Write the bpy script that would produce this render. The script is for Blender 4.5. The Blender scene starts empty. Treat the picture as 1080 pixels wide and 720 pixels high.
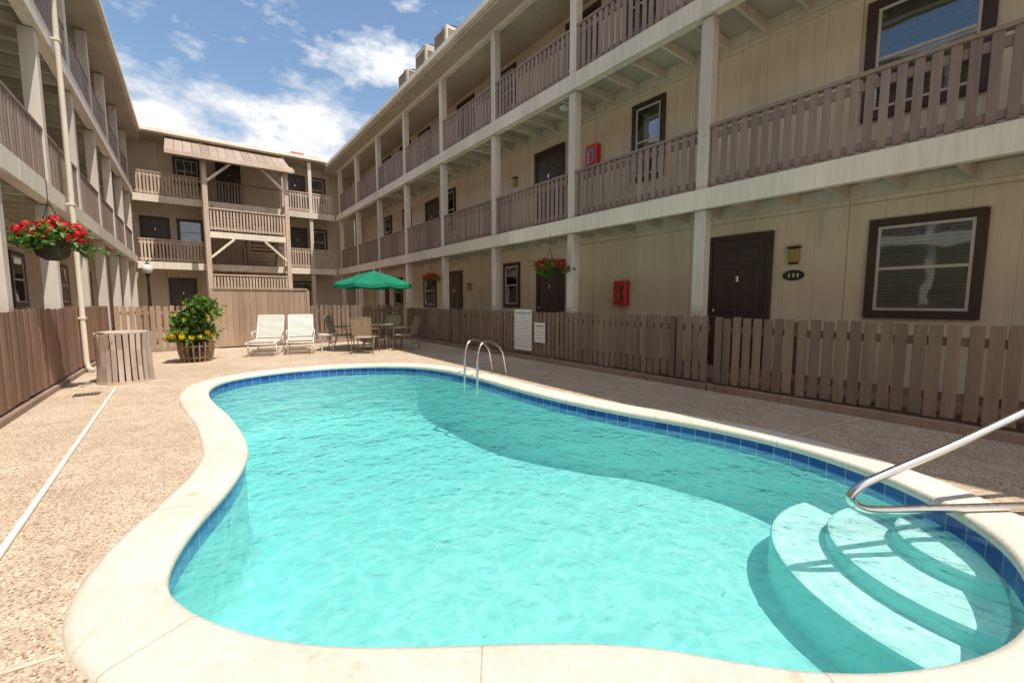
import bpy, bmesh, math, random
from mathutils import Vector as V, Matrix
random.seed(7)
S=bpy.context.scene
COL=S.collection

# ------------------------------------------------------------------ materials
def new_mat(name):
    m=bpy.data.materials.new(name); m.use_nodes=True
    nt=m.node_tree; b=nt.nodes['Principled BSDF']
    return m,nt,b
def N(nt,t,**k):
    n=nt.nodes.new(t)
    for a,v in k.items():
        setattr(n,a,v)
    return n
def L(nt,a,b): nt.links.new(a,b)
def mixc(nt,fac,a,b,blend='MIX'):
    n=N(nt,'ShaderNodeMix',data_type='RGBA',blend_type=blend)
    if isinstance(fac,(int,float)): n.inputs[0].default_value=fac
    else: L(nt,fac,n.inputs[0])
    for i,x in ((6,a),(7,b)):
        if isinstance(x,tuple): n.inputs[i].default_value=(*x[:3],1)
        else: L(nt,x,n.inputs[i])
    return n.outputs[2]
def math_(nt,op,a,b=None,c=None):
    n=N(nt,'ShaderNodeMath',operation=op)
    for i,x in enumerate((a,b,c)):
        if x is None: continue
        if isinstance(x,(int,float)): n.inputs[i].default_value=x
        else: L(nt,x,n.inputs[i])
    return n.outputs[0]
def ramp(nt,f,p0,p1,c0=(0,0,0),c1=(1,1,1)):
    r=N(nt,'ShaderNodeValToRGB'); L(nt,f,r.inputs[0])
    r.color_ramp.elements[0].position=p0; r.color_ramp.elements[1].position=p1
    r.color_ramp.elements[0].color=(*c0,1); r.color_ramp.elements[1].color=(*c1,1)
    return r.outputs[0]
def noise(nt,scale,detail=2,vec=None,rough=.55,stretch=None):
    v=N(nt,'ShaderNodeTexCoord').outputs['Object'] if vec is None else vec
    if stretch:
        mp=N(nt,'ShaderNodeMapping'); mp.inputs['Scale'].default_value=stretch; L(nt,v,mp.inputs[0]); v=mp.outputs[0]
    n=N(nt,'ShaderNodeTexNoise'); n.inputs['Scale'].default_value=scale; n.inputs['Detail'].default_value=detail
    n.inputs['Roughness'].default_value=rough; L(nt,v,n.inputs['Vector'])
    return n.outputs[0]
def bump(nt,b,h,strength=.3,dist=.01):
    n=N(nt,'ShaderNodeBump'); n.inputs['Strength'].default_value=strength; n.inputs['Distance'].default_value=dist
    L(nt,h,n.inputs['Height']); L(nt,n.outputs[0],b.inputs['Normal'])
def warped_voronoi(nt,scale,feature,amt=.5,wscale=2.5):
    tc=N(nt,'ShaderNodeTexCoord'); nz=N(nt,'ShaderNodeTexNoise'); nz.inputs['Scale'].default_value=wscale; nz.inputs['Detail'].default_value=1; L(nt,tc.outputs['Object'],nz.inputs['Vector'])
    vm=N(nt,'ShaderNodeVectorMath',operation='MULTIPLY_ADD'); L(nt,nz.outputs['Color'],vm.inputs[0]); vm.inputs[1].default_value=(amt,)*3; L(nt,tc.outputs['Object'],vm.inputs[2])
    vo=N(nt,'ShaderNodeTexVoronoi',feature=feature); vo.inputs['Scale'].default_value=scale; L(nt,vm.outputs[0],vo.inputs['Vector'])
    return vo.outputs['Distance']
def paint(name,col,var=.25,rough=.65,stain=.35,groove=False,isl=.25,bmp=True):
    m,nt,b=new_mat(name)
    dark=tuple(c*(1-stain) for c in col); lite=tuple(min(1,c*1.08) for c in col)
    n1=noise(nt,.9,3,stretch=(1,1,.35))
    c=mixc(nt,ramp(nt,n1,.32,.68),dark,lite)
    g=N(nt,'ShaderNodeNewGeometry')
    n2=noise(nt,14,2,stretch=(1,1,.12))
    c=mixc(nt,var,c,mixc(nt,ramp(nt,n2,.3,.7),tuple(x*.6 for x in col),tuple(min(1,x*1.25) for x in col)))
    if isl:
        r=ramp(nt,g.outputs['Random Per Island'],0,1,(1-isl,)*3,(1+isl*.4,)*3)
        c=mixc(nt,1.0,c,r,'MULTIPLY')
    if groove:
        sp=N(nt,'ShaderNodeSeparateXYZ'); L(nt,g.outputs['Position'],sp.inputs[0])
        s=math_(nt,'ADD',sp.outputs[0],sp.outputs[1])
        gr=math_(nt,'LESS_THAN',math_(nt,'FRACT',math_(nt,'DIVIDE',s,.405)),.03)
        c=mixc(nt,math_(nt,'MULTIPLY',gr,.28),c,tuple(x*.4 for x in col))
        fr2=math_(nt,'LESS_THAN',math_(nt,'FRACT',math_(nt,'DIVIDE',s,2.43)),.006)
        c=mixc(nt,math_(nt,'MULTIPLY',fr2,.5),c,tuple(x*.3 for x in col))
    L(nt,c,b.inputs['Base Color']); b.inputs['Roughness'].default_value=rough
    if bmp and not groove: bump(nt,b,n2,.3,.008)
    return m
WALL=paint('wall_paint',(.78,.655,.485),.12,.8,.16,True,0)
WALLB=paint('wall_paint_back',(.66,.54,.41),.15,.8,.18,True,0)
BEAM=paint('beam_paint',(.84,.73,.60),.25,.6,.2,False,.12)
POST=paint('post_paint',(.70,.61,.52),.2,.6,.2,False,.1)
RAIL=paint('rail_paint',(.32,.225,.18),.3,.6,.25,False,.25)
RAILB=paint('rail_paint_tan',(.62,.47,.36),.3,.6,.22,False,.2)
FENCE=paint('fence_wood_stain',(.26,.175,.123),.4,.65,.3,False,.3)
FENCEL=paint('fence_wood_left',(.27,.15,.098),.4,.65,.35,False,.35)
FENCEB=paint('fence_solid_tan',(.42,.29,.20),.3,.65,.25,False,.2)
JOIST=paint('joist_paint',(.70,.62,.50),.2,.7,.2,False,.15)
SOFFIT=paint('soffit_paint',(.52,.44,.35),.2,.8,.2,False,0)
TRIM=paint('trim_brown',(.062,.038,.030),.3,.5,.2,False,.1,False)
DOOR=paint('door_brown',(.070,.046,.038),.2,.4,.15,False,.1,False)
SASH=paint('sash_white',(.60,.56,.50),.1,.5,.1,False,0,False)
BLIND=paint('blind_slats',(.30,.275,.25),.1,.6,.1,False,.3,False)
DARK=paint('interior_dark',(.03,.028,.026),.1,.6,.1,False,0,False)
SLATS=paint('bin_slats',(.64,.50,.41),.35,.6,.3,False,.3)
ROOFM=paint('roof_fascia',(.62,.54,.43),.25,.7,.25,False,0)
SHINGLE=paint('tower_roof_boards',(.40,.30,.23),.4,.7,.3,False,.25)
WHITE=paint('white_plastic',(.78,.75,.70),.1,.4,.08,False,.05,False)
STRAP=paint('lounger_strap',(.70,.64,.57),.12,.5,.08,False,.08,False)
BRONZE=paint('bronze_frame',(.24,.17,.115),.2,.4,.1,False,0,False)
SLING=paint('sling_fabric',(.46,.35,.25),.3,.7,.1,False,.1)
RED=paint('cabinet_red',(.62,.02,.018),.1,.3,.1,False,0,False)
BLACK=paint('black_metal',(.02,.02,.02),.1,.4,.1,False,0,False)
YEL=paint('lantern_amber',(.38,.27,.08),.1,.4,.1,False,0,False)
ACM=paint('ac_casing',(.56,.49,.40),.2,.5,.2,False,.1)
BARREL=paint('barrel_wood',(.32,.21,.125),.4,.7,.3,False,.3)
SOIL=paint('soil',(.05,.035,.025),.4,.9,.3,False,0)
PIPE=paint('pipe_cream',(.72,.64,.51),.15,.5,.15,False,0,False)
TERRA=paint('terracotta',(.50,.14,.08),.3,.7,.2,False,.1)
CONC=paint('kerb_concrete',(.34,.235,.17),.4,.85,.4,False,0)
SIGNT=paint('sign_lettering',(.16,.18,.22),.1,.6,.1,False,0,False)

def simple(name,col,rough=.4,metal=0):
    m,nt,b=new_mat(name); b.inputs['Base Color'].default_value=(*col,1); b.inputs['Metallic'].default_value=metal
    rr=N(nt,'ShaderNodeMapRange'); L(nt,noise(nt,25,2),rr.inputs[0]); rr.inputs[3].default_value=rough*.7; rr.inputs[4].default_value=rough*1.4
    L(nt,rr.outputs[0],b.inputs['Roughness']); return m
CHROME=simple('polished_steel',(.80,.77,.73),.2,1)
GLOBE=simple('lamp_globe',(.75,.74,.7),.2)

def withtrans(m,nt,b,c,f):
    tr=N(nt,'ShaderNodeBsdfTranslucent')
    if isinstance(c,tuple): tr.inputs[0].default_value=(*c,1)
    else: L(nt,c,tr.inputs[0])
    mx=N(nt,'ShaderNodeMixShader'); mx.inputs[0].default_value=f; L(nt,b.outputs[0],mx.inputs[1]); L(nt,tr.outputs[0],mx.inputs[2])
    L(nt,mx.outputs[0],nt.nodes['Material Output'].inputs[0]); return m
m,nt,b=new_mat('umbrella_fabric')
L(nt,mixc(nt,noise(nt,5,3),(.0,.17,.09),(.005,.28,.16)),b.inputs['Base Color']); b.inputs['Roughness'].default_value=.7
GREEN=withtrans(m,nt,b,(.0,.35,.2),.25)
def leafmat(name,a,b_,rough=.5):
    m,nt,b=new_mat(name); g=N(nt,'ShaderNodeNewGeometry')
    c=mixc(nt,g.outputs['Random Per Island'],a,b_); L(nt,c,b.inputs['Base Color']); b.inputs['Roughness'].default_value=rough
    return withtrans(m,nt,b,c,.3)
LEAF=leafmat('leaf_green',(.04,.12,.015),(.15,.28,.035))
PETALR=leafmat('petal_red',(.55,.01,.02),(.90,.04,.06))
PETALY=leafmat('petal_yellow',(.78,.52,.02),(.92,.70,.05))

# glass
m,nt,b=new_mat('window_glass'); nt.nodes.remove(b)
gl=N(nt,'ShaderNodeBsdfGlossy'); gl.inputs['Roughness'].default_value=.03; gl.inputs[0].default_value=(.9,.95,1,1)
wb=N(nt,'ShaderNodeBump'); wb.inputs['Strength'].default_value=.08; wb.inputs['Distance'].default_value=.05; L(nt,noise(nt,2.2,1),wb.inputs['Height']); L(nt,wb.outputs[0],gl.inputs['Normal'])
tp=N(nt,'ShaderNodeBsdfTransparent'); tp.inputs[0].default_value=(.74,.78,.78,1)
lw=N(nt,'ShaderNodeFresnel'); lw.inputs[0].default_value=1.5
mx=N(nt,'ShaderNodeMixShader'); L(nt,math_(nt,'ADD',lw.outputs[0],.08),mx.inputs[0]); L(nt,tp.outputs[0],mx.inputs[1]); L(nt,gl.outputs[0],mx.inputs[2])
L(nt,mx.outputs[0],nt.nodes['Material Output'].inputs[0]); GLASS=m

# pebble deck
m,nt,b=new_mat('pebble_deck')
tc=N(nt,'ShaderNodeTexCoord')
vo=N(nt,'ShaderNodeTexVoronoi'); vo.inputs['Scale'].default_value=105; L(nt,tc.outputs['Object'],vo.inputs['Vector'])
sp=N(nt,'ShaderNodeSeparateColor'); L(nt,vo.outputs['Color'],sp.inputs[0])
r=N(nt,'ShaderNodeValToRGB'); L(nt,sp.outputs[0],r.inputs[0]); cr=r.color_ramp
cr.elements[0].color=(.22,.14,.09,1); cr.elements[1].color=(.92,.84,.72,1)
for p,c in ((.2,(.52,.385,.27)),(.5,(.66,.52,.385)),(.8,(.74,.61,.475))):
    e=cr.elements.new(p); e.color=(*c,1)
c=mixc(nt,math_(nt,'MULTIPLY',vo.outputs['Distance'],.25),r.outputs[0],(.34,.25,.17))
n1=noise(nt,.55,4,rough=.65); n2=noise(nt,3.5,3,rough=.7)
c=mixc(nt,1,c,ramp(nt,n1,.3,.7,(.84,.80,.76),(1.06,1.04,1.0)),'MULTIPLY')
c=mixc(nt,1,c,ramp(nt,n2,.35,.65,(.87,.85,.83),(1.04,1.04,1.04)),'MULTIPLY')
L(nt,c,b.inputs['Base Color']); b.inputs['Roughness'].default_value=.8
bump(nt,b,vo.outputs['Distance'],.45,.006); DECK=m
m,nt,b=new_mat('ground_soil'); c=mixc(nt,noise(nt,.8,4),(.26,.20,.14),(.40,.32,.24)); L(nt,c,b.inputs['Base Color']); b.inputs['Roughness'].default_value=.9
GROUND=m
# coping (UV.x = metres along)
m,nt,b=new_mat('coping_stone')
uv=N(nt,'ShaderNodeUVMap'); sp=N(nt,'ShaderNodeSeparateXYZ'); L(nt,uv.outputs[0],sp.inputs[0])
j=math_(nt,'LESS_THAN',math_(nt,'FRACT',math_(nt,'DIVIDE',sp.outputs[0],1.22)),.006)
n1=noise(nt,1.3,5,rough=.7); n2=noise(nt,60,2)
c=mixc(nt,ramp(nt,n1,.35,.65),(.64,.56,.45),(.80,.74,.64))
c=mixc(nt,.25,c,ramp(nt,n2,.35,.6,(.50,.43,.34),(.84,.80,.72)))
wn=noise(nt,9,3); c=mixc(nt,math_(nt,'MULTIPLY',ramp(nt,wn,.62,.74),.5),c,(.52,.39,.27))
c=mixc(nt,math_(nt,'MULTIPLY',j,.6),c,(.36,.28,.2))
L(nt,c,b.inputs['Base Color']); b.inputs['Roughness'].default_value=.7
bump(nt,b,math_(nt,'SUBTRACT',math_(nt,'MULTIPLY',n2,.3),j),.4,.006); COPING=m
# tiles
m,nt,b=new_mat('blue_tile')
uv=N(nt,'ShaderNodeUVMap'); br=N(nt,'ShaderNodeTexBrick'); L(nt,uv.outputs[0],br.inputs[0])
br.offset=0; br.inputs['Scale'].default_value=1; br.inputs['Brick Width'].default_value=.15; br.inputs['Row Height'].default_value=.15
br.inputs['Mortar Size'].default_value=.004; br.inputs['Color1'].default_value=(.010,.045,.30,1); br.inputs['Color2'].default_value=(.025,.11,.42,1); br.inputs['Mortar'].default_value=(.25,.33,.42,1)
L(nt,br.outputs[0],b.inputs['Base Color']); b.inputs['Roughness'].default_value=.15; TILE=m
# plaster: light absorbed by the water is painted in, greener with depth
m,nt,b=new_mat('pool_plaster')
g=N(nt,'ShaderNodeNewGeometry'); sp=N(nt,'ShaderNodeSeparateXYZ'); L(nt,g.outputs['Position'],sp.inputs[0])
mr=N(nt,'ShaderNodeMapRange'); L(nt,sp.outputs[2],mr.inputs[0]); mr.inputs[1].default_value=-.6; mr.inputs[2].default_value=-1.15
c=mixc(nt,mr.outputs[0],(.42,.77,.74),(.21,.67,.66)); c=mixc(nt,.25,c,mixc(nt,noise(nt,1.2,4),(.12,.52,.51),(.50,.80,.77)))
L(nt,c,b.inputs['Base Color']); b.inputs['Roughness'].default_value=.8
bump(nt,b,warped_voronoi(nt,5,'F1'),.35,.05); PLASTER=m
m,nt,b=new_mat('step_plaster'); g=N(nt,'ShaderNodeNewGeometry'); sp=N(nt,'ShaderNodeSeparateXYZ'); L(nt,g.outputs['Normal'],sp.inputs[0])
c=mixc(nt,ramp(nt,sp.outputs[2],.5,.8),(.24,.64,.62),mixc(nt,noise(nt,3,4),(.66,.82,.78),(.78,.89,.85))); L(nt,c,b.inputs['Base Color']); b.inputs['Roughness'].default_value=.8; STEP=m  # pale treads, turquoise risers: lit and shaded tones put into the colour by normal
# water
m,nt,b=new_mat('pool_water'); nt.nodes.remove(b)
na=noise(nt,3.0,2,rough=.5); nb=noise(nt,15,2,rough=.5)
hh=math_(nt,'ADD',na,math_(nt,'MULTIPLY',nb,.38))
bp=N(nt,'ShaderNodeBump'); bp.inputs['Strength'].default_value=.85; bp.inputs['Distance'].default_value=.07; L(nt,hh,bp.inputs['Height'])
fr=N(nt,'ShaderNodeFresnel'); fr.inputs[0].default_value=1.33; L(nt,bp.outputs[0],fr.inputs['Normal'])
gl=N(nt,'ShaderNodeBsdfGlossy'); gl.inputs['Roughness'].default_value=.02; L(nt,bp.outputs[0],gl.inputs['Normal'])
tp=N(nt,'ShaderNodeBsdfTransparent')
# caustic lines painted into the transmission tint, separate from the ripple bump
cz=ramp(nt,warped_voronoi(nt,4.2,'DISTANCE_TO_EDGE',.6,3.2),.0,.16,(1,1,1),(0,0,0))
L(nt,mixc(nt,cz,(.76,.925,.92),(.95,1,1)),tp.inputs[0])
df=N(nt,'ShaderNodeBsdfDiffuse'); df.inputs[0].default_value=(.16,.64,.63,1); L(nt,bp.outputs[0],df.inputs['Normal'])
m1=N(nt,'ShaderNodeMixShader'); m1.inputs[0].default_value=.18; L(nt,tp.outputs[0],m1.inputs[1]); L(nt,df.outputs[0],m1.inputs[2])
m2=N(nt,'ShaderNodeMixShader'); L(nt,fr.outputs[0],m2.inputs[0]); L(nt,m1.outputs[0],m2.inputs[1]); L(nt,gl.outputs[0],m2.inputs[2])
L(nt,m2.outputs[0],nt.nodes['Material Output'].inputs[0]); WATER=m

# ------------------------------------------------------------------ mesh builder
class MB:
    def __init__(s): s.v=[]; s.f=[]; s.M=None
    def add(s,vs,fs):
        o=len(s.v)
        for p in vs:
            p=V(p)
            if s.M is not None: p=s.M@p
            s.v.append(p)
        s.f+= [tuple(i+o for i in f) for f in fs]
    def box(s,x0,x1,y0,y1,z0,z1):
        if x0>x1:x0,x1=x1,x0
        if y0>y1:y0,y1=y1,y0
        if z0>z1:z0,z1=z1,z0
        s.add([(x0,y0,z0),(x1,y0,z0),(x1,y1,z0),(x0,y1,z0),(x0,y0,z1),(x1,y0,z1),(x1,y1,z1),(x0,y1,z1)],
              [(0,3,2,1),(4,5,6,7),(0,1,5,4),(1,2,6,5),(2,3,7,6),(3,0,4,7)])
    def beam(s,p,q,w,h,up=(0,0,1)):
        p=V(p);q=V(q);d=(q-p).normalized();r=d.cross(V(up)).normalized();u=r.cross(d)
        vs=[]
        for c in (p,q):
            for a,b in ((-1,-1),(1,-1),(1,1),(-1,1)):
                vs.append(c+r*a*w/2+u*b*h/2)
        s.add(vs,[(3,2,1,0),(4,5,6,7),(0,1,5,4),(1,2,6,5),(2,3,7,6),(3,0,4,7)])
    def tube(s,path,r,seg=10):
        path=[V(p) for p in path];n=len(path);vs=[];fs=[]
        d0=(path[1]-path[0]).normalized(); u=d0.orthogonal().normalized()
        for i,p in enumerate(path):
            d=(path[min(i+1,n-1)]-path[max(i-1,0)]).normalized()
            u=(u-d*u.dot(d)).normalized(); w=d.cross(u)
            for k in range(seg):
                a=2*math.pi*k/seg; vs.append(p+(u*math.cos(a)+w*math.sin(a))*r)
        for i in range(n-1):
            for k in range(seg):
                k2=(k+1)%seg; fs.append((i*seg+k,i*seg+k2,(i+1)*seg+k2,(i+1)*seg+k))
        fs.append(tuple(range(seg))[::-1]); fs.append(tuple((n-1)*seg+k for k in range(seg)))
        s.add(vs,fs)
    def lathe(s,cx,cy,prof,seg=24):
        vs=[];fs=[];n=len(prof)
        for r,z in prof:
            for k in range(seg):
                a=2*math.pi*k/seg; vs.append((cx+r*math.cos(a),cy+r*math.sin(a),z))
        for i in range(n-1):
            for k in range(seg):
                k2=(k+1)%seg; fs.append((i*seg+k,i*seg+k2,(i+1)*seg+k2,(i+1)*seg+k))
        fs.append(tuple(range(seg))[::-1]); fs.append(tuple((n-1)*seg+k for k in range(seg)))
        s.add(vs,fs)
    def obj(s,name,mat,parent=None,bevel=0,smooth=False):
        me=bpy.data.meshes.new(name); me.from_pydata([tuple(p) for p in s.v],[],s.f); me.materials.append(mat)
        if smooth:
            for p in me.polygons: p.use_smooth=True
        o=bpy.data.objects.new(name,me); COL.objects.link(o)
        if parent: o.parent=parent
        if bevel:
            b=o.modifiers.new('b','BEVEL'); b.width=bevel; b.segments=1; b.limit_method='ANGLE'
        return o
def empty(name):
    e=bpy.data.objects.new(name,None); COL.objects.link(e); e.empty_display_size=.2; return e
def spline(pts,k=8,closed=True):
    n=len(pts);out=[]
    rng=range(n) if closed else range(n-1)
    for i in rng:
        g=lambda j: V(pts[j%n]) if closed else V(pts[max(0,min(n-1,j))])
        p0,p1,p2,p3=g(i-1),g(i),g(i+1),g(i+2)
        for j in range(k):
            t=j/k
            out.append(.5*((2*p1)+(p2-p0)*t+(2*p0-5*p1+4*p2-p3)*t*t+(3*p1-p0-3*p2+p3)*t**3))
    if not closed: out.append(V(pts[-1]))
    return out

# ------------------------------------------------------------------ pool outline (x,y in metres)
raw=[(0.09,7.73),(0.40,8.60),(1.31,9.0),(2.49,8.88),(3.40,8.30),(3.84,7.35),(3.90,6.05),(3.86,4.69),(4.0,3.42),(4.22,2.56),(4.33,1.84),(4.27,1.26),(4.06,.74),(3.75,.36),(3.38,.12),(2.86,.02),(2.40,.07),(2.03,.22),(1.75,.40),(1.52,.62),(1.32,.86),(1.04,1.10),(.66,1.36),(.3,1.63),(.06,1.90),(-.12,2.2),(-.2,2.52),(-.1,3.0),(.1,3.5),(.27,4.1),(.31,4.75),(.24,5.8),(.12,6.7)]
ol=[V((p.x,p.y)) for p in spline([(x,y,0) for x,y in raw],6)]
for _ in range(6):
    ol=[(ol[i-1]+ol[i]*2+ol[(i+1)%len(ol)])/4 for i in range(len(ol))]
n=len(ol)
area=sum(ol[i].x*ol[(i+1)%n].y-ol[(i+1)%n].x*ol[i].y for i in range(n))
sg=1 if area>0 else -1
nor=[]
for i in range(n):
    d=(ol[(i+1)%n]-ol[i-1]).normalized(); nor.append(V((d.y,-d.x))*sg)
arc=[0]
for i in range(n): arc.append(arc[-1]+(ol[(i+1)%n]-ol[i]).length)
def ringmesh(name,prof,mat,parent):
    vs=[];fs=[];uvs=[]
    k=len(prof)
    for i in range(n):
        for o,z in prof:
            p=ol[i]+nor[i]*o; vs.append((p.x,p.y,z))
    cum=[0]
    for a,b in zip(prof,prof[1:]): cum.append(cum[-1]+math.hypot(a[0]-b[0],a[1]-b[1]))
    for i in range(n):
        i2=(i+1)%n
        for j in range(k-1):
            f=(i*k+j,i*k+j+1,i2*k+j+1,i2*k+j)
            u=[(arc[i],cum[j]),(arc[i],cum[j+1]),(arc[i+1],cum[j+1]),(arc[i+1],cum[j])]
            if sg<0: f=f[::-1]; u=u[::-1]
            f=f[::-1];u=u[::-1]
            fs.append(f); uvs+=u
    me=bpy.data.meshes.new(name); me.from_pydata(vs,[],fs)
    ul=me.uv_layers.new(name='UVMap')
    for i,l in enumerate(uvs): ul.data[i].uv=l
    me.materials.append(mat)
    for p in me.polygons: p.use_smooth=True
    o=bpy.data.objects.new(name,me); COL.objects.link(o); o.parent=parent
    return o
pool=empty('swimming_pool')
ringmesh('coping',[(.02,-.045),(-.015,-.035),(-.025,-.008),(-.015,.022),(.01,.03),(.275,.03),(.31,.022),(.32,-.01)],COPING,pool)
ringmesh('tile_band',[(0,-.18),(0,-.035)],TILE,pool)
cx,cy=2.05,3.9
def depth(y): 
    t=max(0,min(1,(y-1.5)/5)); return .72+.38*t*t*(3-2*t)
vs=[];fs=[]
rings=[(1,None,-.18),(1,1,.22),(.985,1,.08),(.955,1,.02),(.9,1,0),(.7,1,0),(.45,1,0),(.2,1,0)]
for s_,mode,e in rings:
    for i in range(n):
        x=cx+(ol[i].x-cx)*s_; y=cy+(ol[i].y-cy)*s_
        vs.append((x,y,e if mode is None else -depth(y)+e))
vs.append((cx,cy,-depth(cy)))
for r_ in range(len(rings)-1):
    for i in range(n):
        i2=(i+1)%n; f=(r_*n+i,r_*n+i2,(r_+1)*n+i2,(r_+1)*n+i); fs.append(f if sg>0 else f[::-1])
b0=(len(rings)-1)*n
for i in range(n):
    f=(b0+i,b0+(i+1)%n,len(vs)-1); fs.append(f if sg>0 else f[::-1])
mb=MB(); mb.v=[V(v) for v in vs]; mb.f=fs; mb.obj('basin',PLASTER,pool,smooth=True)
mb=MB()
for r_,z in ((.46,-.18),(.82,-.29),(1.16,-.40)):
    mb.lathe(3.84,.22,[(r_+.015,-1.0),(r_+.01,z-.03),(r_,z-.008),(r_-.02,z)],72)
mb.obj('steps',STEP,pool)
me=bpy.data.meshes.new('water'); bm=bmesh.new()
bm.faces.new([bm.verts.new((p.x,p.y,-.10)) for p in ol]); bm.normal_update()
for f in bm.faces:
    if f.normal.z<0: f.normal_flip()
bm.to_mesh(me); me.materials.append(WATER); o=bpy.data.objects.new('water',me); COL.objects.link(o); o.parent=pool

def holed(name,rect,hole,z,mat):
    bm=bmesh.new(); ed=[]
    for lp in (rect,hole):
        vv=[bm.verts.new((p[0],p[1],z)) for p in lp]
        ed+=[bm.edges.new((vv[i],vv[(i+1)%len(vv)])) for i in range(len(vv))]
    bmesh.ops.triangle_fill(bm,use_beauty=True,use_dissolve=False,edges=ed)
    bm.normal_update()
    for f in bm.faces:
        if f.normal.z<0: f.normal_flip()
    me=bpy.data.meshes.new(name); bm.to_mesh(me); me.materials.append(mat)
    o=bpy.data.objects.new(name,me); COL.objects.link(o); return o
DX0,DX1,DY0,DY1=-1.74,6.12,-6,14.6
holed('pool_deck',[(DX0,DY0),(DX1,DY0),(DX1,DY1),(DX0,DY1)],[tuple(ol[i]+nor[i]*.2) for i in range(n)],0,DECK)
holed('ground',[(-400,-400),(400,-400),(400,400),(-400,400)],[(-1.6,-3),(6.0,-3),(6.0,14),(-1.6,14)],-.006,GROUND)
mb=MB()
def strip(x0,y0,x1,y1,w,z): mb.beam((x0,y0,z),(x1,y1,z),w,.004)
strip(-1.7,5.15,-.05,4.92,.016,.004); strip(5.08,-5,5.16,11.5,.014,.004); strip(4.68,1.62,6.0,1.45,.014,.0045)
strip(4.7,5.2,6.0,5.05,.014,.0045); strip(4.2,9.1,6.0,9.3,.014,.0045); strip(-1.7,9.6,.2,9.35,.016,.004); strip(-.47,2.2,-1.7,2.3,.016,.004)
mb.obj('deck_joint',PIPE)
mb=MB(); mb.beam((-.88,3.2,.012),(-1.02,8.75,.012),.035,.02); mb.obj('deck_drain_strip',WHITE,bevel=.004)
e=empty('deck_drain_grate'); mb=MB(); mb.box(-1.42,-1.15,8.32,8.52,.003,.008); mb.obj('pit',DARK,e)
mb=MB(); 
for i in range(7): mb.box(-1.42+.04*i,-1.40+.04*i,8.32,8.52,.009,.014)
mb.obj('bars',BRONZE,e)

# ------------------------------------------------------------------ fences
def fence(name,fn,a0,a1,top,mat,step=.135,w=.095,kerb=.1):
    e=empty(name); mb=MB(); a=a0
    while a<a1:
        j=random.uniform(-.012,.012); t=top+random.uniform(-.014,.014); jj=random.uniform(-.004,.004)
        fn(mb,a+j,a+j+w,0+jj,.022+jj,kerb+.03+random.uniform(-.01,.01),t); a+=step
    mb.obj('pickets',mat,e,bevel=.004)
    mb=MB()
    for z in (kerb+.2,top-.22): fn(mb,a0,a1,-.045,-.008,z,z+.09)
    a=a0+.5
    while a<a1: fn(mb,a,a+.09,-.14,-.047,0,top-.03); a+=2.4
    mb.obj('rails_and_posts',mat,e)
    mb=MB(); fn(mb,a0-.02,a1+.1,-.14,.06,-.02,kerb); mb.obj('kerb',CONC,e,bevel=.012)
    return e
fR=lambda mb,a0,a1,o0,o1,z0,z1: mb.box(6.13-o1,6.13-o0,a0,a1,z0,z1)
fL=lambda mb,a0,a1,o0,o1,z0,z1: mb.box(-1.74+o0,-1.74+o1,a0,a1,z0,z1)
fB=lambda mb,a0,a1,o0,o1,z0,z1: mb.box(a0,a1,14.6-o1,14.6-o0,z0,z1)
fence('picket_fence',fR,-5.5,3.20,1.09,FENCE,.135,.104)
fence('picket_fence',fR,3.335,14.5,1.10,FENCE,.135,.1)
fence('picket_fence',fL,-2,14.55,1.21,FENCEL,.125,.1,.08)
fence('picket_fence',fB,-1.6,.45,1.2,FENCEB,.135,.1,.08)
fence('picket_fence',fB,2.95,6.0,1.2,FENCE,.135,.1,.08)
e=empty('board_fence'); mb=MB(); a=.46
while a<2.83: fB(mb,a,a+.142,0,.03,.04,1.66+random.uniform(-.004,.004)); a+=.146
mb.obj('boards',FENCEB,e,bevel=.004); mb=MB(); fB(mb,.42,2.88,-.03,.06,1.67,1.72); fB(mb,.38,.455,-.05,.05,0,1.665); fB(mb,2.85,2.93,-.05,.05,0,1.665); mb.obj('cap_and_posts',FENCEB,e,bevel=.004)

# ------------------------------------------------------------------ buildings
G=1.25
FR=lambda mb,a0,a1,o0,o1,z0,z1: mb.box(7.6-o1,7.6-o0,a0,a1,z0,z1)
FL=lambda mb,a0,a1,o0,o1,z0,z1: mb.box(-3.06+o0,-3.06+o1,a0,a1,z0,z1)
FBk=lambda mb,a0,a1,o0,o1,z0,z1: mb.box(a0,a1,25.2-o1,25.2-o0,z0,z1)
class Bld:
    def __init__(s,name,fn): s.e=empty(name); s.fn=fn; s.m={}
    def b(s,k,*a):
        s.fn(s.m.setdefault(k,MB()),*a)
    def finish(s,mats):
        for k,mb in s.m.items():
            mat,bev=mats[k]; mb.obj(k,mat,s.e,bevel=bev)
def window(B,a0,a1,z0,z1,t=.1,blind=None):
    for q in ((a0-t,a1+t,0,.05,z1,z1+t),(a0-t,a1+t,0,.055,z0-t,z0),(a0-t,a0,0,.05,z0,z1),(a1,a1+t,0,.05,z0,z1)): B.b('window_trim',*q)
    B.b('window_interior',a0,a1,.001,.006,z0,z1)
    w=.035
    for q in ((a0,a1,.008,.04,z1-w,z1),(a0,a1,.008,.04,z0,z0+w),(a0,a0+w,.008,.04,z0+w,z1-w),(a1-w,a1,.008,.04,z0+w,z1-w)): B.b('window_sash',*q)
    zm=(z0+z1)/2; B.b('window_sash',a0+w,a1-w,.008,.036,zm-.02,zm+.02)
    z=z0+w+.01+(random.choice([0,0,.3]) if blind is None else blind)
    while z<z1-w: B.b('window_blinds',a0+w,a1-w,.012,.017,z,z+.036); z+=.045
    B.b('window_glass',a0+w,a1-w,.024,.027,z0+w,z1-w)
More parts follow.
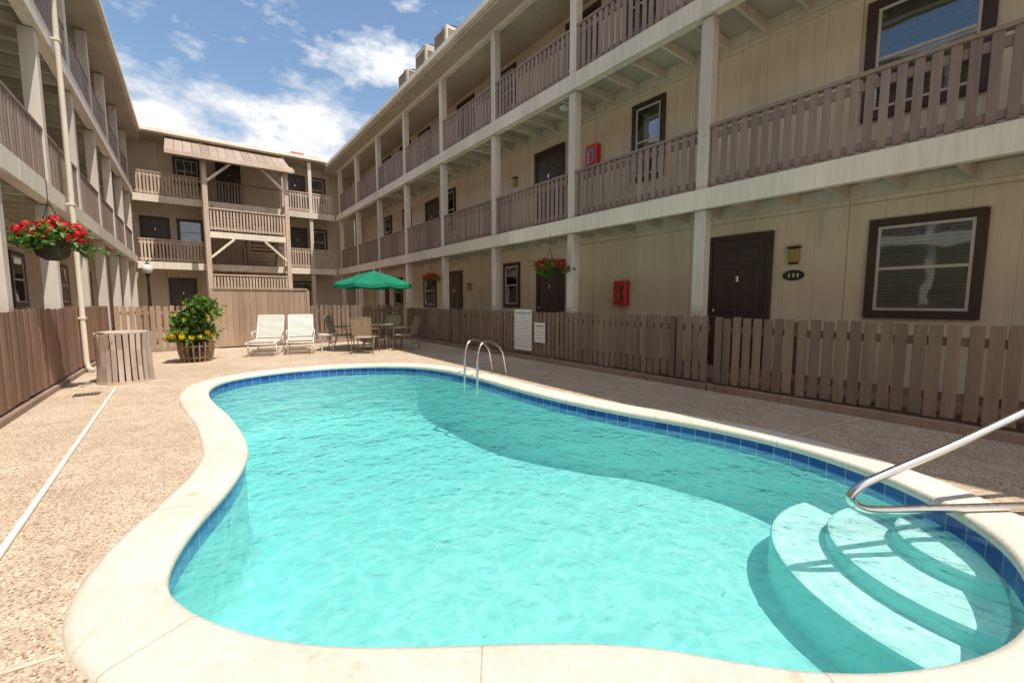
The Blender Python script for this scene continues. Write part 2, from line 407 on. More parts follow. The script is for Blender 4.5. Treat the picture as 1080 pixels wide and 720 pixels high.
def door(B,a0,a1,zf,zt,t=.1,flip=False):
    for q in ((a0-t,a1+t,0,.05,zt,zt+t),(a0-t,a0,0,.05,zf,zt),(a1,a1+t,0,.05,zf,zt)): B.b('door_trim',*q)
    B.b('door_leaf',a0,a1,.002,.02,zf,zt)
    w=(a1-a0)
    for (u0,u1) in ((.12,.46),(.54,.88)):
        for (v0,v1) in ((.08,.36),(.44,.78),(.83,.94)):
            B.b('door_panels',a0+w*u0,a0+w*u1,.021,.032,zf+(zt-zf)*v0,zf+(zt-zf)*v1)
    k=a0+.07 if flip else a1-.07
    B.b('door_knob',k-.02,k+.02,.02,.08,zf+.98,zf+1.03)
    B.b('door_knob',(a0+a1)/2-.02,(a0+a1)/2+.02,.03,.045,zf+1.5,zf+1.6)
def gallery(B,a0,a1,f,bh=.28,jo=.61):
    B.b('gallery_floor',a0,a1,0.0,G-.002,f-.05,f)
    a=a0   # rim boards in 4.9 m lengths
    while a<a1:
        B.b('gallery_beams',a,min(a+4.87,a1)-.004,G,G+.06,f-bh,f+.02); a+=4.87
    B.b('gallery_beams',a0,a1,G-.14,G-.003,f-bh+.02,f-.053)
    B.b('gallery_ledger',a0,a1,.001,.05,f-.25,f-.053)
    a=a0+.2
    while a<a1: B.b('gallery_joists',a,a+.05,.052,G-.143,f-.22,f-.052); a+=jo
def railing(B,segs,f,h=.92,step=.14,w=.085):
    for a0,a1 in segs:
        B.b('rail_caps',a0,a1,G-.13,G-.02,f+h,f+h+.045)
        B.b('rail_caps',a0,a1,G-.10,G-.06,f+h-.16,f+h-.06)
        B.b('rail_caps',a0,a1,G-.10,G-.06,f+.09,f+.18)
        a=a0+.05
        while a<a1-.06:
            j=random.uniform(-.005,.005)
            B.b('balusters',a+j,a+w+j,G-.058,G-.036,f+.06,f+h-.002); a+=step
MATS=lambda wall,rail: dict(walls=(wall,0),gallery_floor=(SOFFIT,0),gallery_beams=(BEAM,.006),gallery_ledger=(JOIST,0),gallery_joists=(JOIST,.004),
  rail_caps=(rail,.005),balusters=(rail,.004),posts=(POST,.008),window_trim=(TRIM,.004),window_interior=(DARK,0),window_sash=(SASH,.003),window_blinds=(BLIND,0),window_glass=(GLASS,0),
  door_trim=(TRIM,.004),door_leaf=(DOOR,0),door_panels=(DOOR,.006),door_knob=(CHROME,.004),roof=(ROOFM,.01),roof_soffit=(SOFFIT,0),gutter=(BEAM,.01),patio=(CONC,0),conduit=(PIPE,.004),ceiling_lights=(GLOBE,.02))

# --- right building
B=Bld('apartment_building',FR)
Y0,Y1=-6,25.2
B.b('walls',Y0,Y1,-.25,0,-.02,8.1); B.b('patio',Y0,Y1,.002,G+.1,-.01,.16)
FLR=[.16,3.0,5.8]
for f in FLR[1:]: gallery(B,Y0,Y1-G,f)
posts=[-2.0,3.68]+[3.68+2.84*i for i in range(1,8)]
for p in posts:
    for z0,z1 in ((.165,2.72),(3.003,5.52),(5.803,8.0)):
        B.b('posts',p-.09,p+.09,G-.19,G-.01,z0,z1)
segs=[(a+.092,b-.092) for a,b in zip(posts,posts[1:])]
for f in FLR[1:]: railing(B,segs+[(-5.9,-2.1)],f)
B.b('gallery_beams',Y0,Y1-G,G-.16,G-.02,8.0,8.1)
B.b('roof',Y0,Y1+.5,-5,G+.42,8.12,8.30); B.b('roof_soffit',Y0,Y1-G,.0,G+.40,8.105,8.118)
B.b('gutter',Y0,Y1-1.4,G+.424,G+.53,8.16,8.31)
for z in (2.66,5.46): B.b('conduit',Y0,Y1-1.5,.004,.024,z,z+.02)
for a,z0,z1 in ((2.45,2.14,2.655),(7.55,.2,2.655),(11.6,3.1,5.455)): B.b('conduit',a,a+.02,.004,.022,z0,z1)
for z in (2.93,5.73):
    for a in (1.8,7.4,12.9,18.2): B.b('ceiling_lights',a-.1,a+.1,.5,.7,z-.08,z)
door(B,3.2,4.1,.16,2.36); window(B,.86,1.78,1.2,2.33,.1,0)
window(B,9.9,10.5,1.25,2.35); door(B,8.05,8.95,.16,2.28)
door(B,13.2,14.1,.16,2.3); window(B,15.2,16.1,1.2,2.3); window(B,18.5,19.3,1.2,2.3); door(B,20.2,21.1,.16,2.3); window(B,-3.5,-2.3,1.2,2.3)
window(B,5.28,5.86,3.9,5.25,.1,.5); door(B,8.1,9.05,3.0,5.14); window(B,.98,1.95,3.9,5.2,.12,0)
window(B,13.6,14.2,3.95,5.2); door(B,14.9,15.8,3.0,5.1); window(B,19.6,20.3,3.95,5.2); window(B,17.4,18.1,3.95,5.2); door(B,-3.6,-2.7,3,5.1)
for a in (5.3,10.1,15.5,19.5): window(B,a,a+.8,6.75,7.85)
for a in (7.0,12.3,17.3): door(B,a,a+.9,5.8,7.85)
B.finish(MATS(WALL,RAIL))
e=empty('wall_lantern'); mb=MB(); FR(mb,2.72,2.86,.003,.09,1.93,2.14); mb.obj('body',YEL,e,bevel=.01)
mb=MB(); FR(mb,2.70,2.88,.0,.11,2.143,2.17); FR(mb,2.73,2.85,.0,.08,1.9,1.927); mb.obj('cap',BLACK,e,bevel=.005)
e=empty('door_number_plaque'); mb=MB(); mb.M=Matrix.Translation((7.585,2.79,1.73))@Matrix.Rotation(-math.pi/2,4,'Y')@Matrix.Diagonal((.55,1,1,1)); mb.lathe(0,0,[(.15,-.01),(.15,.012),(.14,.018)],24); mb.obj('plate',BLACK,e)
mb=MB()
for i in range(3): FR(mb,2.71+.06*i,2.735+.06*i,.034,.037,1.70,1.76)
mb.obj('digits',PIPE,e)
for a,z in ((10.0,4.6),(12.6,1.7)):
    e=empty('wall_lantern'); mb=MB(); FR(mb,a-.07,a+.07,.003,.09,z,z+.2); mb.obj('body',YEL,e,bevel=.01)
    mb=MB(); FR(mb,a-.09,a+.09,0,.11,z+.203,z+.23); mb.obj('cap',BLACK,e)
def cabinet(a,z):
    e=empty('fire_extinguisher_cabinet'); mb=MB(); FR(mb,a-.17,a+.17,.002,.16,z,z+.52); mb.obj('case',RED,e,bevel=.015)
    mb=MB(); FR(mb,a-.10,a+.10,.1605,.1608,z+.10,z+.42); mb.obj('backing',DARK,e)
    mb=MB(); FR(mb,a-.10,a+.10,.163,.166,z+.10,z+.42); mb.obj('window',GLASS,e)
    mb=MB(); FR(mb,a-.04,a+.04,.168,.172,z+.16,z+.36); mb.obj('extinguisher',RED,e)
cabinet(6.1,1.24); cabinet(7.0,4.34)

# --- left building
B=Bld('apartment_building',FL)
FLL=[.16,3.2,6.0]
B.b('walls',-6,25.2,-.25,0,-.02,8.2); B.b('patio',-6,25.2,.002,G-.02,-.01,.16)
for f in FLL[1:]: gallery(B,-6,25.2-G,f)
pl=[-2.4,.2,2.8,5.4,8.0,10.6,13.2,15.8,18.4,21.0,23.6]
for p in pl:
    for z0,z1 in ((.165,2.92),(3.203,5.72),(6.003,8.15)):
        B.b('posts',p-.1,p+.1,G-.21,G-.01,z0,z1)
for f in FLL[1:]: railing(B,[(a+.102,b-.102) for a,b in zip(pl,pl[1:])],f)
B.b('roof',-6,25.7,-5,G+.36,8.2,8.36); B.b('roof_soffit',-6,24,0,G+.34,8.185,8.198); B.b('gutter',-6,23.6,G+.364,G+.46,8.22,8.37)
for a in (8.6,12.0,16.2,20): door(B,a,a+.9,.16,2.3); door(B,a,a+.9,3.2,5.3); window(B,a+1.6,a+2.4,4.2,5.3); window(B,a+1.6,a+2.4,1.3,2.3); window(B,a+1.6,a+2.4,6.9,7.9)
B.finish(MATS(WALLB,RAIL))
e=empty('downpipe'); mb=MB(); mb.tube([(-1.62,11.1,8.2),(-1.66,11.1,8.0),(-1.66,11.1,.2),(-1.64,11.09,.08),(-1.56,11.06,.04)],.042,12); mb.obj('pipe',PIPE,e,smooth=True)
mb=MB()
for z in (1.0,3.05,5.85,7.8): mb.box(-1.73,-1.605,11.05,11.15,z,z+.03)
mb.obj('brackets',PIPE,e)

# --- back building
B=Bld('apartment_building',FBk)
FLB=[.16,3.0,5.8]
B.b('walls',-3.0,7.59,-.25,0,-.02,8.35); B.b('patio',-3.0,7.59,.002,G,-.01,.155)
for f in FLB[1:]:
    gallery(B,-1.8,6.2,f-.002)
    railing(B,[(-1.7,.55),(3.95,5.0),(5.15,6.15)],f,.95,.12,.07)
for p in (.64,3.86,5.08):
    for z0,z1 in ((.16,2.70),(3.003,5.50),(5.803,8.3)): B.b('posts',p-.08,p+.08,G-.2,G-.015,z0,z1)
B.b('roof',-3.3,8.2,-5,G+.12,8.35,8.52); B.b('roof_soffit',-2,6.3,0,G+.10,8.335,8.348); B.b('gutter',-1.9,6.1,G+.124,G+.2,8.38,8.53)
window(B,-.3,.5,6.75,7.75); window(B,-.3,.5,4.0,5.0); door(B,-.75,.1,.16,2.3)
door(B,4.2,5.0,5.8,7.8); door(B,4.2,5.0,3.0,5.1); window(B,5.3,6.0,3.95,5.1); window(B,5.3,6.0,6.7,7.8); window(B,4.3,5.2,1.2,2.3)
door(B,1.3,2.1,5.8,7.8); window(B,2.6,3.4,3.95,5.1); door(B,-1.6,-.75,3.0,5.0)
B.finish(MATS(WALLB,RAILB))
e=empty('roof_tile_patch'); mb=MB(); mb.box(4.3,4.9,24.1,24.7,8.54,8.74); mb.box(5.2,5.6,24.2,24.8,8.54,8.70); mb.obj('tiles',TERRA,e,bevel=.02)

# --- stair tower
T=empty('stair_tower'); tx0,tx1,ty0,ty1=.66,3.74,22.6,23.93
mb=MB()
for x in (tx0,tx1): mb.box(x-.09,x+.09,ty0-.09,ty0+.09,0,7.25)
mb.obj('posts',RAILB,T,bevel=.008)
mb=MB()
for z in (1.5,4.3): 
    mb.box(tx0+.092,tx1-.092,ty0-.04,ty0+.04,z-.25,z); mb.box(tx0+.05,tx1-.05,ty0+.043,ty0+1.1,z-.06,z-.002)
mb.box(tx0-.3,tx1+.3,ty0-.05,ty0+.05,7.25,7.5)
for x in (tx0,tx1):
    for z in (7.37,2.9,5.7): mb.box(x-.045,x+.045,ty0+.093,ty1,z-.12,z+.12)
mb.obj('landing_beams',BEAM,T,bevel=.005)
mb=MB()
for z in (7.25,4.05):
    for x,s_ in ((tx0,1),(tx1,-1)):
        mb.beam((x+s_*.08,ty0,z-.85),(x+s_*.95,ty0,z-.02),.09,.12,(0,1,0))
mb.obj('braces',BEAM,T,bevel=.005)
mb=MB()
for z in (1.5,4.3):
    mb.box(tx0+.093,tx1-.093,ty0-.06,ty0+.05,z+.95,z+1.0); mb.box(tx0+.093,tx1-.093,ty0-.0,ty0+.035,z+.12,z+.2)
    x=tx0+.12
    while x<tx1-.15: mb.box(x,x+.07,ty0-.028,ty0-.003,z+.08,z+.948); x+=.12
mb.obj('railings',RAILB,T,bevel=.004)
mb=MB(); mk=MB()
def flight(x,w,ya,za,yb,zb,k=8):
    for i in range(k):
        t=(i+.5)/k; y=ya+(yb-ya)*t; z=za+(zb-za)*(i+1)/k
        mb.box(x,x+w,y-.13,y+.13,z-.05,z)
    for xx in (x-.03,x+w+.03): mk.beam((xx,ya,za+.05),(xx,yb,zb-.05),.05,.24)
    for xx in (x-.03,x+w+.03): mk.beam((xx,ya,za+.95),(xx,yb,zb+.85),.05,.09)
for zb in (0.15,3.0):
    flight(2.25,1.2,24.9,zb,23.7,zb+1.38)
    flight(.95,1.1,23.7,zb+1.4,24.9,zb+2.8)
mb.obj('treads',RAILB,T); mk.obj('stringers',RAIL,T)
mb=MB()
for f in (2.998,5.798):
    for xx in (.75,2.1,3.7): mb.box(xx,xx+.06,24.05,24.11,f,f+.93)
    mb.box(.72,3.78,24.04,24.12,f+.93,f+.98)
    x=.85
    while x<2.1: mb.box(x,x+.06,24.06,24.09,f+.08,f+.928); x+=.12
mb.obj('inner_railings',RAIL,T)
mb=MB(); x=tx0-1.1; 
while x<tx1+.25:
    mb.beam((x,ty0-.45,7.30),(x,24.1,8.30),.29,.06); x+=.3
mb.obj('sloping_roof',SHINGLE,T,bevel=.006)
mb=MB(); mb.box(tx0-1.25,tx1+.3,ty0-.52,ty0-.46,7.15,7.32); mb.obj('roof_fascia',RAILB,T,bevel=.005)

# AC units on the roof
for i,(y,z) in enumerate(((11.2,.0),(12.5,.08),(13.9,-.05))):
    e=empty('rooftop_air_conditioner'); mb=MB(); mb.box(6.05,6.80,y,y+.75,8.36,9.0+z); mb.obj('casing',ACM,e,bevel=.03)
    mb=MB()
    for k in range(7): mb.box(6.03,6.046,y+.08,y+.67,8.44+.07*k,8.47+.07*k)
    for k in range(7): mb.box(6.12,6.72,y-.018,y-.003,8.44+.07*k,8.47+.07*k)
    mb.obj('louvres',BRONZE,e)
    mb=MB(); mb.lathe(6.42,y+.37,[(.3,9.002+z),(.3,9.08+z),(.22,9.10+z)],20); mb.obj('fan_guard',BLACK,e)
    mb=MB(); mb.box(6.1,6.75,y+.05,y+.7,8.302,8.358); mb.obj('skid',BRONZE,e)

# ------------------------------------------------------------------ objects
e=empty('slatted_trash_bin'); mb=MB(); C=(-.96,9.5); R_=.35
for k in range(27):
    a=2*math.pi*k/27; t=.81+random.uniform(-.012,.012)
    mb.M=Matrix.Translation((C[0],C[1],0))@Matrix.Rotation(a,4,'Z')@Matrix.Rotation(random.uniform(-.012,.012),4,'X')
    z0=.03
    for z1,ra,rb in ((.28,.0,-.012),(.55,-.012,-.012),(t,-.012,.006)):
        mb.add([(R_+q+s_,w_,z_) for z_,q in ((z0,ra),(z1,rb)) for s_,w_ in ((-.011,-.029),(.011,-.031),(.011,.031),(-.011,.029))],[(0,3,2,1),(4,5,6,7),(0,1,5,4),(1,2,6,5),(2,3,7,6),(3,0,4,7)])
        z0=z1
mb.M=None; mb.obj('slats',SLATS,e)
mb=MB(); mb.lathe(C[0],C[1],[(R_-.04,.04),(R_-.04,.77)],30); mb.obj('liner',DARK,e)
mb=MB(); mb.lathe(C[0],C[1],[(R_-.03,.79),(R_-.02,.80),(R_-.02,.825),(R_-.05,.835),(.2,.84),(.19,.835)],30); mb.obj('lid',SLATS,e)
mb=MB(); mb.lathe(C[0],C[1],[(R_+.02,.0),(R_+.02,.03),(R_,.035)],30); mb.obj('base_hoop',SLATS,e)

def leaves(mb,c,rad,nn,size,clumps=9,flat=.5,rnd=random):
    cl=[V((rnd.gauss(0,.45)*rad[0],rnd.gauss(0,.45)*rad[1],rnd.gauss(0,.45)*rad[2])) for _ in range(clumps)]
    for _ in range(nn):
        k=rnd.choice(cl); p=V(c)+k+V((rnd.gauss(0,.28)*rad[0],rnd.gauss(0,.28)*rad[1],rnd.gauss(0,.28)*rad[2]))
        s=size*rnd.uniform(.6,1.3)
        q=Matrix.Rotation(rnd.uniform(0,6.28),4,'Z')@Matrix.Rotation(rnd.gauss(0,flat),4,'X')@Matrix.Rotation(rnd.gauss(0,flat),4,'Y')
        M_=Matrix.Translation(p)@q
        pts=[(0,-s*.6,0),(s*.38,-s*.1,s*.08),(s*.25,s*.4,s*.04),(0,s*.65,-s*.05),(-s*.25,s*.4,s*.04),(-s*.38,-s*.1,s*.08)]
        mb.add([M_@V(x) for x in pts],[(0,1,2,3),(0,3,4,5)])
def blooms(mb,c,rad,nb,per,size,head=.05):
    for _ in range(nb):
        th=random.uniform(0,6.28); ph=random.uniform(-.25,1)
        rr=math.sqrt(max(0,1-ph*ph)) if ph>0 else 1
        h=V(c)+V((math.cos(th)*rr*rad[0],math.sin(th)*rr*rad[1],ph*rad[2]))*random.uniform(.7,1.1)
        hd=head*random.uniform(.6,1.2)
        for _ in range(per):
            d=V((random.gauss(0,1),random.gauss(0,1),random.gauss(0,1))).normalized()
            p=h+d*hd*random.uniform(.5,1.1); q=d.to_track_quat('Z','Y').to_matrix().to_4x4(); M_=Matrix.Translation(p)@q@Matrix.Rotation(random.uniform(0,6.28),4,'Z')
            s=size*random.uniform(.7,1.2)
            mb.add([M_@V(x) for x in ((-s,-s*.5,0),(0,-s*.9,s*.2),(s,-s*.4,0),(s*.7,s*.7,s*.15),(-s*.6,s*.8,0))],[(0,1,2,3,4)])
def basket(x,y,z,r,top):
    e=empty('hanging_flower_basket'); mb=MB(); mb.lathe(x,y,[(r*.18,z-r*.75),(r*.40,z-r*.6),(r*.52,z-r*.15),(r*.54,z-r*.12)],18); mb.obj('pot',SOIL,e)
    mb=MB()
    for k in range(3):
        a=k*2.094+.4; mb.tube([(x+r*.5*math.cos(a),y+r*.5*math.sin(a),z-r*.12),(x,y,z+r*1.25)],.005,5)
    mb.tube([(x,y,z+r*1.24),(x,y,top)],.005,5); mb.obj('wires',BLACK,e)
    mb=MB(); leaves(mb,(x,y,z-.03),(r*.85,r*.85,r*.45),750,r*.17,14,.7); mb.obj('foliage',LEAF,e)
    mb=MB(); blooms(mb,(x,y,z+.02),(r*.92,r*.92,r*.55),64,22,r*.05,r*.12); mb.obj('flowers',PETALR,e)
basket(-1.50,8.5,2.18,.40,2.95); basket(6.02,6.75,2.02,.32,2.74); basket(6.02,12.3,2.02,.30,2.74)

e=empty('potted_plant'); px_,py_=.0,11.75
mb=MB()
for k in range(18):
    a=2*math.pi*k/18; mb.M=Matrix.Translation((px_,py_,0))@Matrix.Rotation(a,4,'Z')
    mb.beam((.23,0,.0),(.285,0,.25),.024,.098,(1,0,0)) ; mb.beam((.285,0,.25),(.29,0,.44),.024,.10,(1,0,0))
mb.M=None; mb.obj('barrel_staves',BARREL,e)
mb=MB(); mb.lathe(px_,py_,[(.22,.01),(.27,.25),(.275,.40)],20); mb.obj('soil',SOIL,e)
mb=MB()
for z,r in ((.08,.262),(.33,.302)): mb.lathe(px_,py_,[(r,z),(r+.006,z+.035)],24)
mb.obj('hoops',BRONZE,e)
mb=MB(); leaves(mb,(px_,py_,.85),(.34,.32,.28),1500,.085,18,.8); leaves(mb,(px_+.10,py_,1.22),(.34,.28,.22),620,.08,12,.8); leaves(mb,(px_-.1,py_-.1,.55),(.36,.3,.12),400,.08,9,.8); mb.obj('foliage',LEAF,e)
mb=MB()
for _ in range(22):
    a=random.uniform(0,6.28); t=random.uniform(.05,.3)
    mb.tube([(px_,py_,.4),(px_+t*.5*math.cos(a),py_+t*.5*math.sin(a),.8),(px_+t*math.cos(a),py_+t*math.sin(a),random.uniform(1.0,1.45))],.006,5)
mb.obj('stems',LEAF,e)
mb=MB(); blooms(mb,(px_-.08,py_-.12,.58),(.38,.3,.14),30,14,.034,.04); blooms(mb,(px_,py_,1.0),(.36,.34,.42),12,10,.026,.03); mb.obj('flowers',PETALY,e)

def lounger(x,y,rot):
    e=empty('chaise_lounge'); M_=Matrix.Translation((x,y,0))@Matrix.Rotation(rot,4,'Z')
    fr=MB(); fr.M=M_; st=MB(); st.M=M_
    w=.3; zs=.34; bt=1.0
    top=(0,1.05+math.cos(bt)*.72,zs+math.sin(bt)*.72)
    for s_ in (-1,1):
        fr.tube([(s_*w,-.12,zs-.03),(s_*w,0,zs),(s_*w,1.05,zs),(s_*w,top[1],top[2])],.018,8)
        fr.tube([(s_*w,.12,0),(s_*w,.12,zs)],.016,8); fr.tube([(s_*w,1.25,0),(s_*w,1.05,zs)],.016,8)
        fr.tube([(s_*w,.12,.08),(s_*w,1.22,.08)],.012,8)
        fr.tube([(s_*(w+.03),.75,zs),(s_*(w+.03),.72,zs+.2),(s_*(w+.03),1.15,zs+.22)],.014,8)
    for y_,z_ in ((-.12,zs-.03),(top[1],top[2])): fr.tube([(-w,y_,z_),(w,y_,z_)],.018,8)
    for y_ in (.12,1.22): fr.tube([(-w,y_,.08),(w,y_,.08)],.012,8)
    t=0
    while t<1.0: st.box(-w,w,t,t+.054,zs+.012,zs+.022); t+=.07
    t=.06
    while t<.70:
        p=V((0,1.05+math.cos(bt)*t,zs+math.sin(bt)*t)); q=V((0,1.05+math.cos(bt)*(t+.052),zs+math.sin(bt)*(t+.052)))
        st.beam(p+V((0,-.018,0)),q+V((0,-.018,0)),w*2,.01,(0,0,1)); t+=.07
    fr.obj('frame',WHITE,e,smooth=True); st.obj('straps',STRAP,e)
lounger(1.25,11.75,-.30); lounger(2.10,11.7,-.2)
e=empty('side_table'); mb=MB(); mb.lathe(2.85,12.2,[(.21,.42),(.22,.43),(.22,.45),(.21,.46)],20); 
for k in range(4):
    a=k*math.pi/2+.6; mb.tube([(2.85+.16*math.cos(a),12.2+.16*math.sin(a),.42),(2.85+.2*math.cos(a),12.2+.2*math.sin(a),0)],.012,6)
mb.obj('top_and_legs',WHITE,e)

ux,uy=4.02,11.75
e=empty('patio_table'); mb=MB(); mb.lathe(ux,uy,[(.55,.69),(.57,.70),(.57,.72),(.55,.73)],32); mb.obj('top',SLING,e)
mb=MB()
for k in range(4):
    a=k*math.pi/2+.4; mb.tube([(ux+.46*math.cos(a),uy+.46*math.sin(a),.69),(ux+.40*math.cos(a),uy+.40*math.sin(a),.35),(ux+.48*math.cos(a),uy+.48*math.sin(a),0)],.018,8)
for z,r in ((.68,.5),(.3,.40)): 
    mb.tube([(ux+r*math.cos(k*math.pi/12),uy+r*math.sin(k*math.pi/12),z) for k in range(25)],.012,6)
mb.obj('legs',BRONZE,e,smooth=True)
e=empty('patio_umbrella'); mb=MB(); mb.tube([(ux,uy,.02),(ux,uy,2.2)],.02,10); mb.lathe(ux,uy,[(.24,.002),(.24,.05),(.06,.10),(.04,.25)],20); 
mb.obj('pole_and_base',BRONZE,e,smooth=True)
mb=MB(); ns=8; R0=1.06; vs=[(ux,uy,2.16)]; rows=6; per=6
for r_ in range(1,rows+1):
    t=r_/rows
    for k in range(ns*per):
        a=2*math.pi*k/(ns*per); f=(k%per)/per; sag=math.sin(math.pi*f)
        rad=R0*t*(1-.055*sag); z=2.16-.36*t**1.15-.045*sag*t
        vs.append((ux+rad*math.cos(a),uy+rad*math.sin(a),z))
m_=ns*per; fs=[(0,1+k,1+(k+1)%m_) for k in range(m_)]
for r_ in range(rows-1):
    for k in range(m_):
        k2=(k+1)%m_; fs.append((1+r_*m_+k,1+(r_+1)*m_+k,1+(r_+1)*m_+k2,1+r_*m_+k2))
b0=len(vs)
for k in range(m_):
    a=2*math.pi*k/m_; x,y,z=vs[1+(rows-1)*m_+k]; vs.append((x+.01*math.cos(a),y+.01*math.sin(a),z-.09))
for k in range(m_):
    k2=(k+1)%m_; fs.append((1+(rows-1)*m_+k,b0+k,b0+k2,1+(rows-1)*m_+k2))
mb.add(vs,fs); mb.obj('canopy',GREEN,e)
mb=MB()
for k in range(8):
    a=2*math.pi*k/8; mb.tube([(ux,uy,2.13),(ux+1.04*math.cos(a),uy+1.04*math.sin(a),1.775)],.008,5); mb.tube([(ux,uy,1.72),(ux+.5*math.cos(a),uy+.5*math.sin(a),1.95)],.007,5)
mb.obj('ribs',BRONZE,e); mb=MB(); mb.lathe(ux,uy,[(.015,2.16),(.03,2.2),(.012,2.25),(.002,2.27)],10); mb.obj('finial',BRONZE,e)
def chair(x,y,rot):
    e=empty('patio_chair'); M_=Matrix.Translation((x,y,0))@Matrix.Rotation(rot,4,'Z'); fr=MB(); fr.M=M_; st=MB(); st.M=M_
    for s_ in (-1,1):
        w=.25*s_
        fr.tube([(w,-.22,.42),(w,.2,.40),(w,.26,.5),(w,.38,.92)],.014,8)
        fr.tube([(w*1.12,-.24,0),(w*1.12,-.22,.58),(w*1.12,-.17,.63),(w*1.12,.22,.63),(w*1.12,.3,.66)],.014,8)
        fr.tube([(w*1.12,.32,0),(w*1.12,.2,.40)],.014,8)
    fr.tube([(-.25,.38,.92),(.25,.38,.92)],.014,8); fr.tube([(-.28,-.22,.40),(.28,-.22,.40)],.012,8); fr.tube([(-.28,.27,.2),(.28,.27,.2)],.012,8)
    st.beam((0,-.22,.425),(0,.2,.405),.49,.012); st.beam((0,.245,.46),(0,.375,.9),.49,.012,(0,-1,0)); 
    fr.obj('frame',BRONZE,e,smooth=True); st.obj('sling',SLING,e)
for a,d in ((-2.2,.85),(-.75,.85),(.8,.9),(2.6,.9)):
    chair(ux+d*math.cos(a),uy+d*math.sin(a),a-math.pi/2)

# pool ladder rails
e=empty('pool_ladder'); mb=MB()
for y,dy in ((6.08,.25),(6.50,.28)):
    p=spline([(3.80,y,-.28),(3.80,y,.22),(3.83,y+.01,.48),(3.95,y+dy*.2,.62),(4.2,y+dy*.55,.61),(4.46,y+dy*.85,.43),(4.56,y+dy,.15),(4.58,y+dy,0)],6,False)
    mb.tube(p,.022,10)
mb.obj('rails',CHROME,e,smooth=True); mb=MB()
for y in (6.33,6.78): mb.lathe(4.58,y,[(.05,.001),(.05,.015),(.03,.025)],16)
mb.obj('flanges',CHROME,e)
e=empty('pool_handrail'); mb=MB(); d=V((.84,-.55,0)).normalized(); o0=V((3.14,.75,0))
P=lambda s,z: tuple(o0+d*s+V((0,0,z)))
path=spline([P(1.95,0),P(1.95,.5),P(1.90,.78),P(1.74,.90),P(1.5,.86),P(1.1,.68),P(.6,.455),P(.18,.285),P(.03,.215),P(-.03,.145),P(.03,.085),P(.16,.06),P(.5,.058),P(1.0,.058),P(1.25,.056),P(1.36,.04),P(1.40,0)],8,False)
mb.tube(path,.024,14); mb.obj('tube',CHROME,e,smooth=True)
mb=MB()
for s_ in (1.95,1.40):
    q=P(s_,0); mb.lathe(q[0],q[1],[(.055,.001),(.055,.02),(.035,.03)],16)
mb.obj('flanges',CHROME,e)

def sign(name,y0,y1,z0,z1,rows):
    e=empty(name); mb=MB(); mb.box(6.085,6.092,y0,y1,z0,z1); mb.obj('panel',WHITE,e,bevel=.002)
    mb=MB(); z=z1-.06; 
    for i in range(rows):
        hgt=.035 if i==0 else .010
        a=y0+.05; 
        while a<y1-.07:
            w=random.uniform(.02,.07); mb.box(6.082,6.084,a,min(a+w,y1-.05),z-hgt,z); a+=w+.02
        z-=(z1-z0-.1)/rows
    mb.obj('lettering',SIGNT,e)
sign('pool_rules_sign',7.44,8.08,.20,1.14,13); sign('pool_hours_sign',6.98,7.34,.42,.86,5)

e=empty('street_lamp'); lx,ly=-1.05,17
mb=MB(); mb.lathe(lx,ly,[(.12,0),(.12,.15),(.05,.25),(.035,2.05),(.07,2.12),(.07,2.16)],14); mb.obj('post',BLACK,e)
mb=MB(); mb.lathe(lx,ly,[(.06,2.162)]+[(.14*math.sin(a),2.30-.14*math.cos(a)) for a in [x*.26 for x in range(2,12)]],16); mb.obj('globe',GLOBE,e,smooth=True)
mb=MB(); mb.lathe(lx,ly,[(.06,2.445),(.04,2.48),(.01,2.54)],10); mb.obj('finial',BLACK,e)

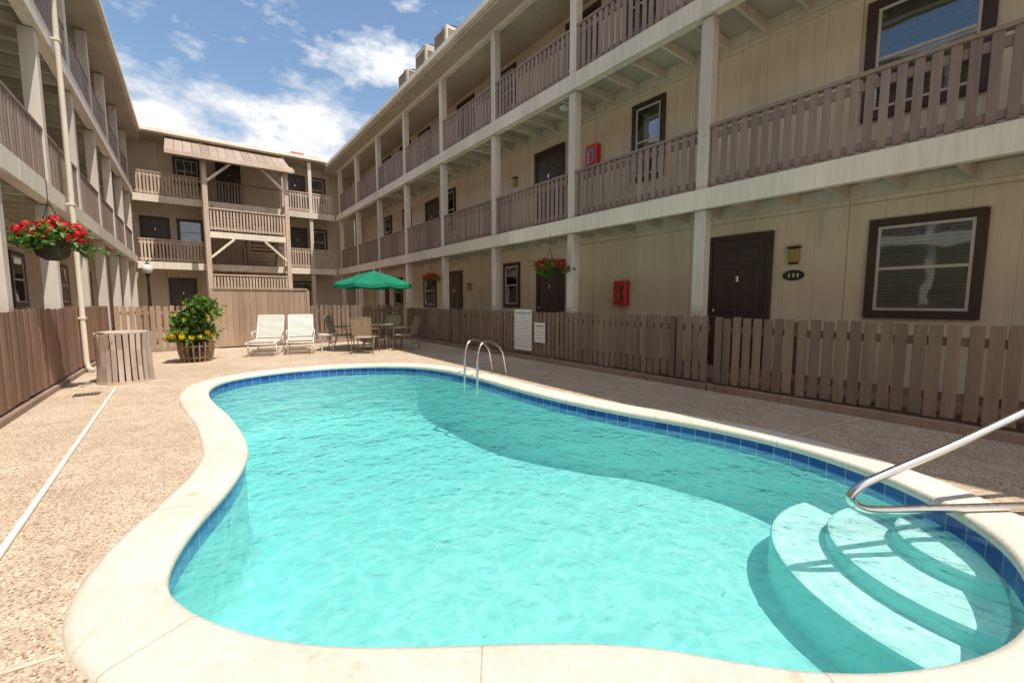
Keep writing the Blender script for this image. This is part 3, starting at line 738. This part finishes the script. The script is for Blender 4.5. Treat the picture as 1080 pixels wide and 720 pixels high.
# ------------------------------------------------------------------ light & sky
sv=V((.17,-.45,1)).normalized()
el=math.asin(sv.z); az=math.atan2(sv.x,sv.y)
W=bpy.data.worlds.new('World'); S.world=W; W.use_nodes=True; nt=W.node_tree; bg=nt.nodes['Background']
sky=N(nt,'ShaderNodeTexSky',sky_type='NISHITA'); sky.sun_disc=False; sky.sun_elevation=el; sky.sun_rotation=az; sky.air_density=1.5; sky.dust_density=.3; sky.ozone_density=3.5
tc=N(nt,'ShaderNodeTexCoord'); mp=N(nt,'ShaderNodeMapping'); mp.inputs['Scale'].default_value=(1,1,2.0); mp.inputs['Location'].default_value=(.35,0,0); L(nt,tc.outputs['Generated'],mp.inputs[0])
n1=noise(nt,4.2,7,vec=mp.outputs[0],rough=.6)
sp=N(nt,'ShaderNodeSeparateXYZ'); L(nt,tc.outputs['Generated'],sp.inputs[0])
low=N(nt,'ShaderNodeMapRange'); L(nt,sp.outputs[2],low.inputs[0]); low.inputs[1].default_value=.34; low.inputs[2].default_value=.56; low.inputs[3].default_value=.11; low.inputs[4].default_value=-.12
# unseen bank of cloud added behind the camera to brighten the ambient light
bk=N(nt,'ShaderNodeMapRange'); L(nt,sp.outputs[1],bk.inputs[0]); bk.inputs[1].default_value=.1; bk.inputs[2].default_value=-.4; bk.inputs[3].default_value=0; bk.inputs[4].default_value=.3
dens=ramp(nt,math_(nt,'ADD',math_(nt,'ADD',n1,low.outputs[0]),bk.outputs[0]),.50,.64)
cc=mixc(nt,ramp(nt,n1,.35,.7),(4.4,4.6,5.1),(9.2,9.0,8.7))
c=mixc(nt,dens,sky.outputs[0],cc); L(nt,c,bg.inputs[0]); bg.inputs[1].default_value=.15
sd=bpy.data.lights.new('sun','SUN'); sd.energy=5.0; sd.angle=math.radians(.5); sd.color=(1,.95,.86)
so=bpy.data.objects.new('sun',sd); COL.objects.link(so); so.rotation_euler=sv.to_track_quat('Z','Y').to_euler(); so.location=(3,-5,20)

# ------------------------------------------------------------------ camera
cam=bpy.data.cameras.new('camera'); cam.sensor_width=36; cam.lens=15; cam.clip_end=2000; cam.clip_start=.05
co=bpy.data.objects.new('camera',cam); COL.objects.link(co); S.camera=co
psi=math.atan(335/450); th=math.atan(42/450)
F=V((math.sin(psi)*math.cos(th),math.cos(psi)*math.cos(th),-math.sin(th)))
co.location=(0,0,1.32); co.rotation_euler=F.to_track_quat('-Z','Y').to_euler()
S.view_settings.view_transform='Standard'; S.view_settings.look='None'; S.view_settings.exposure=0
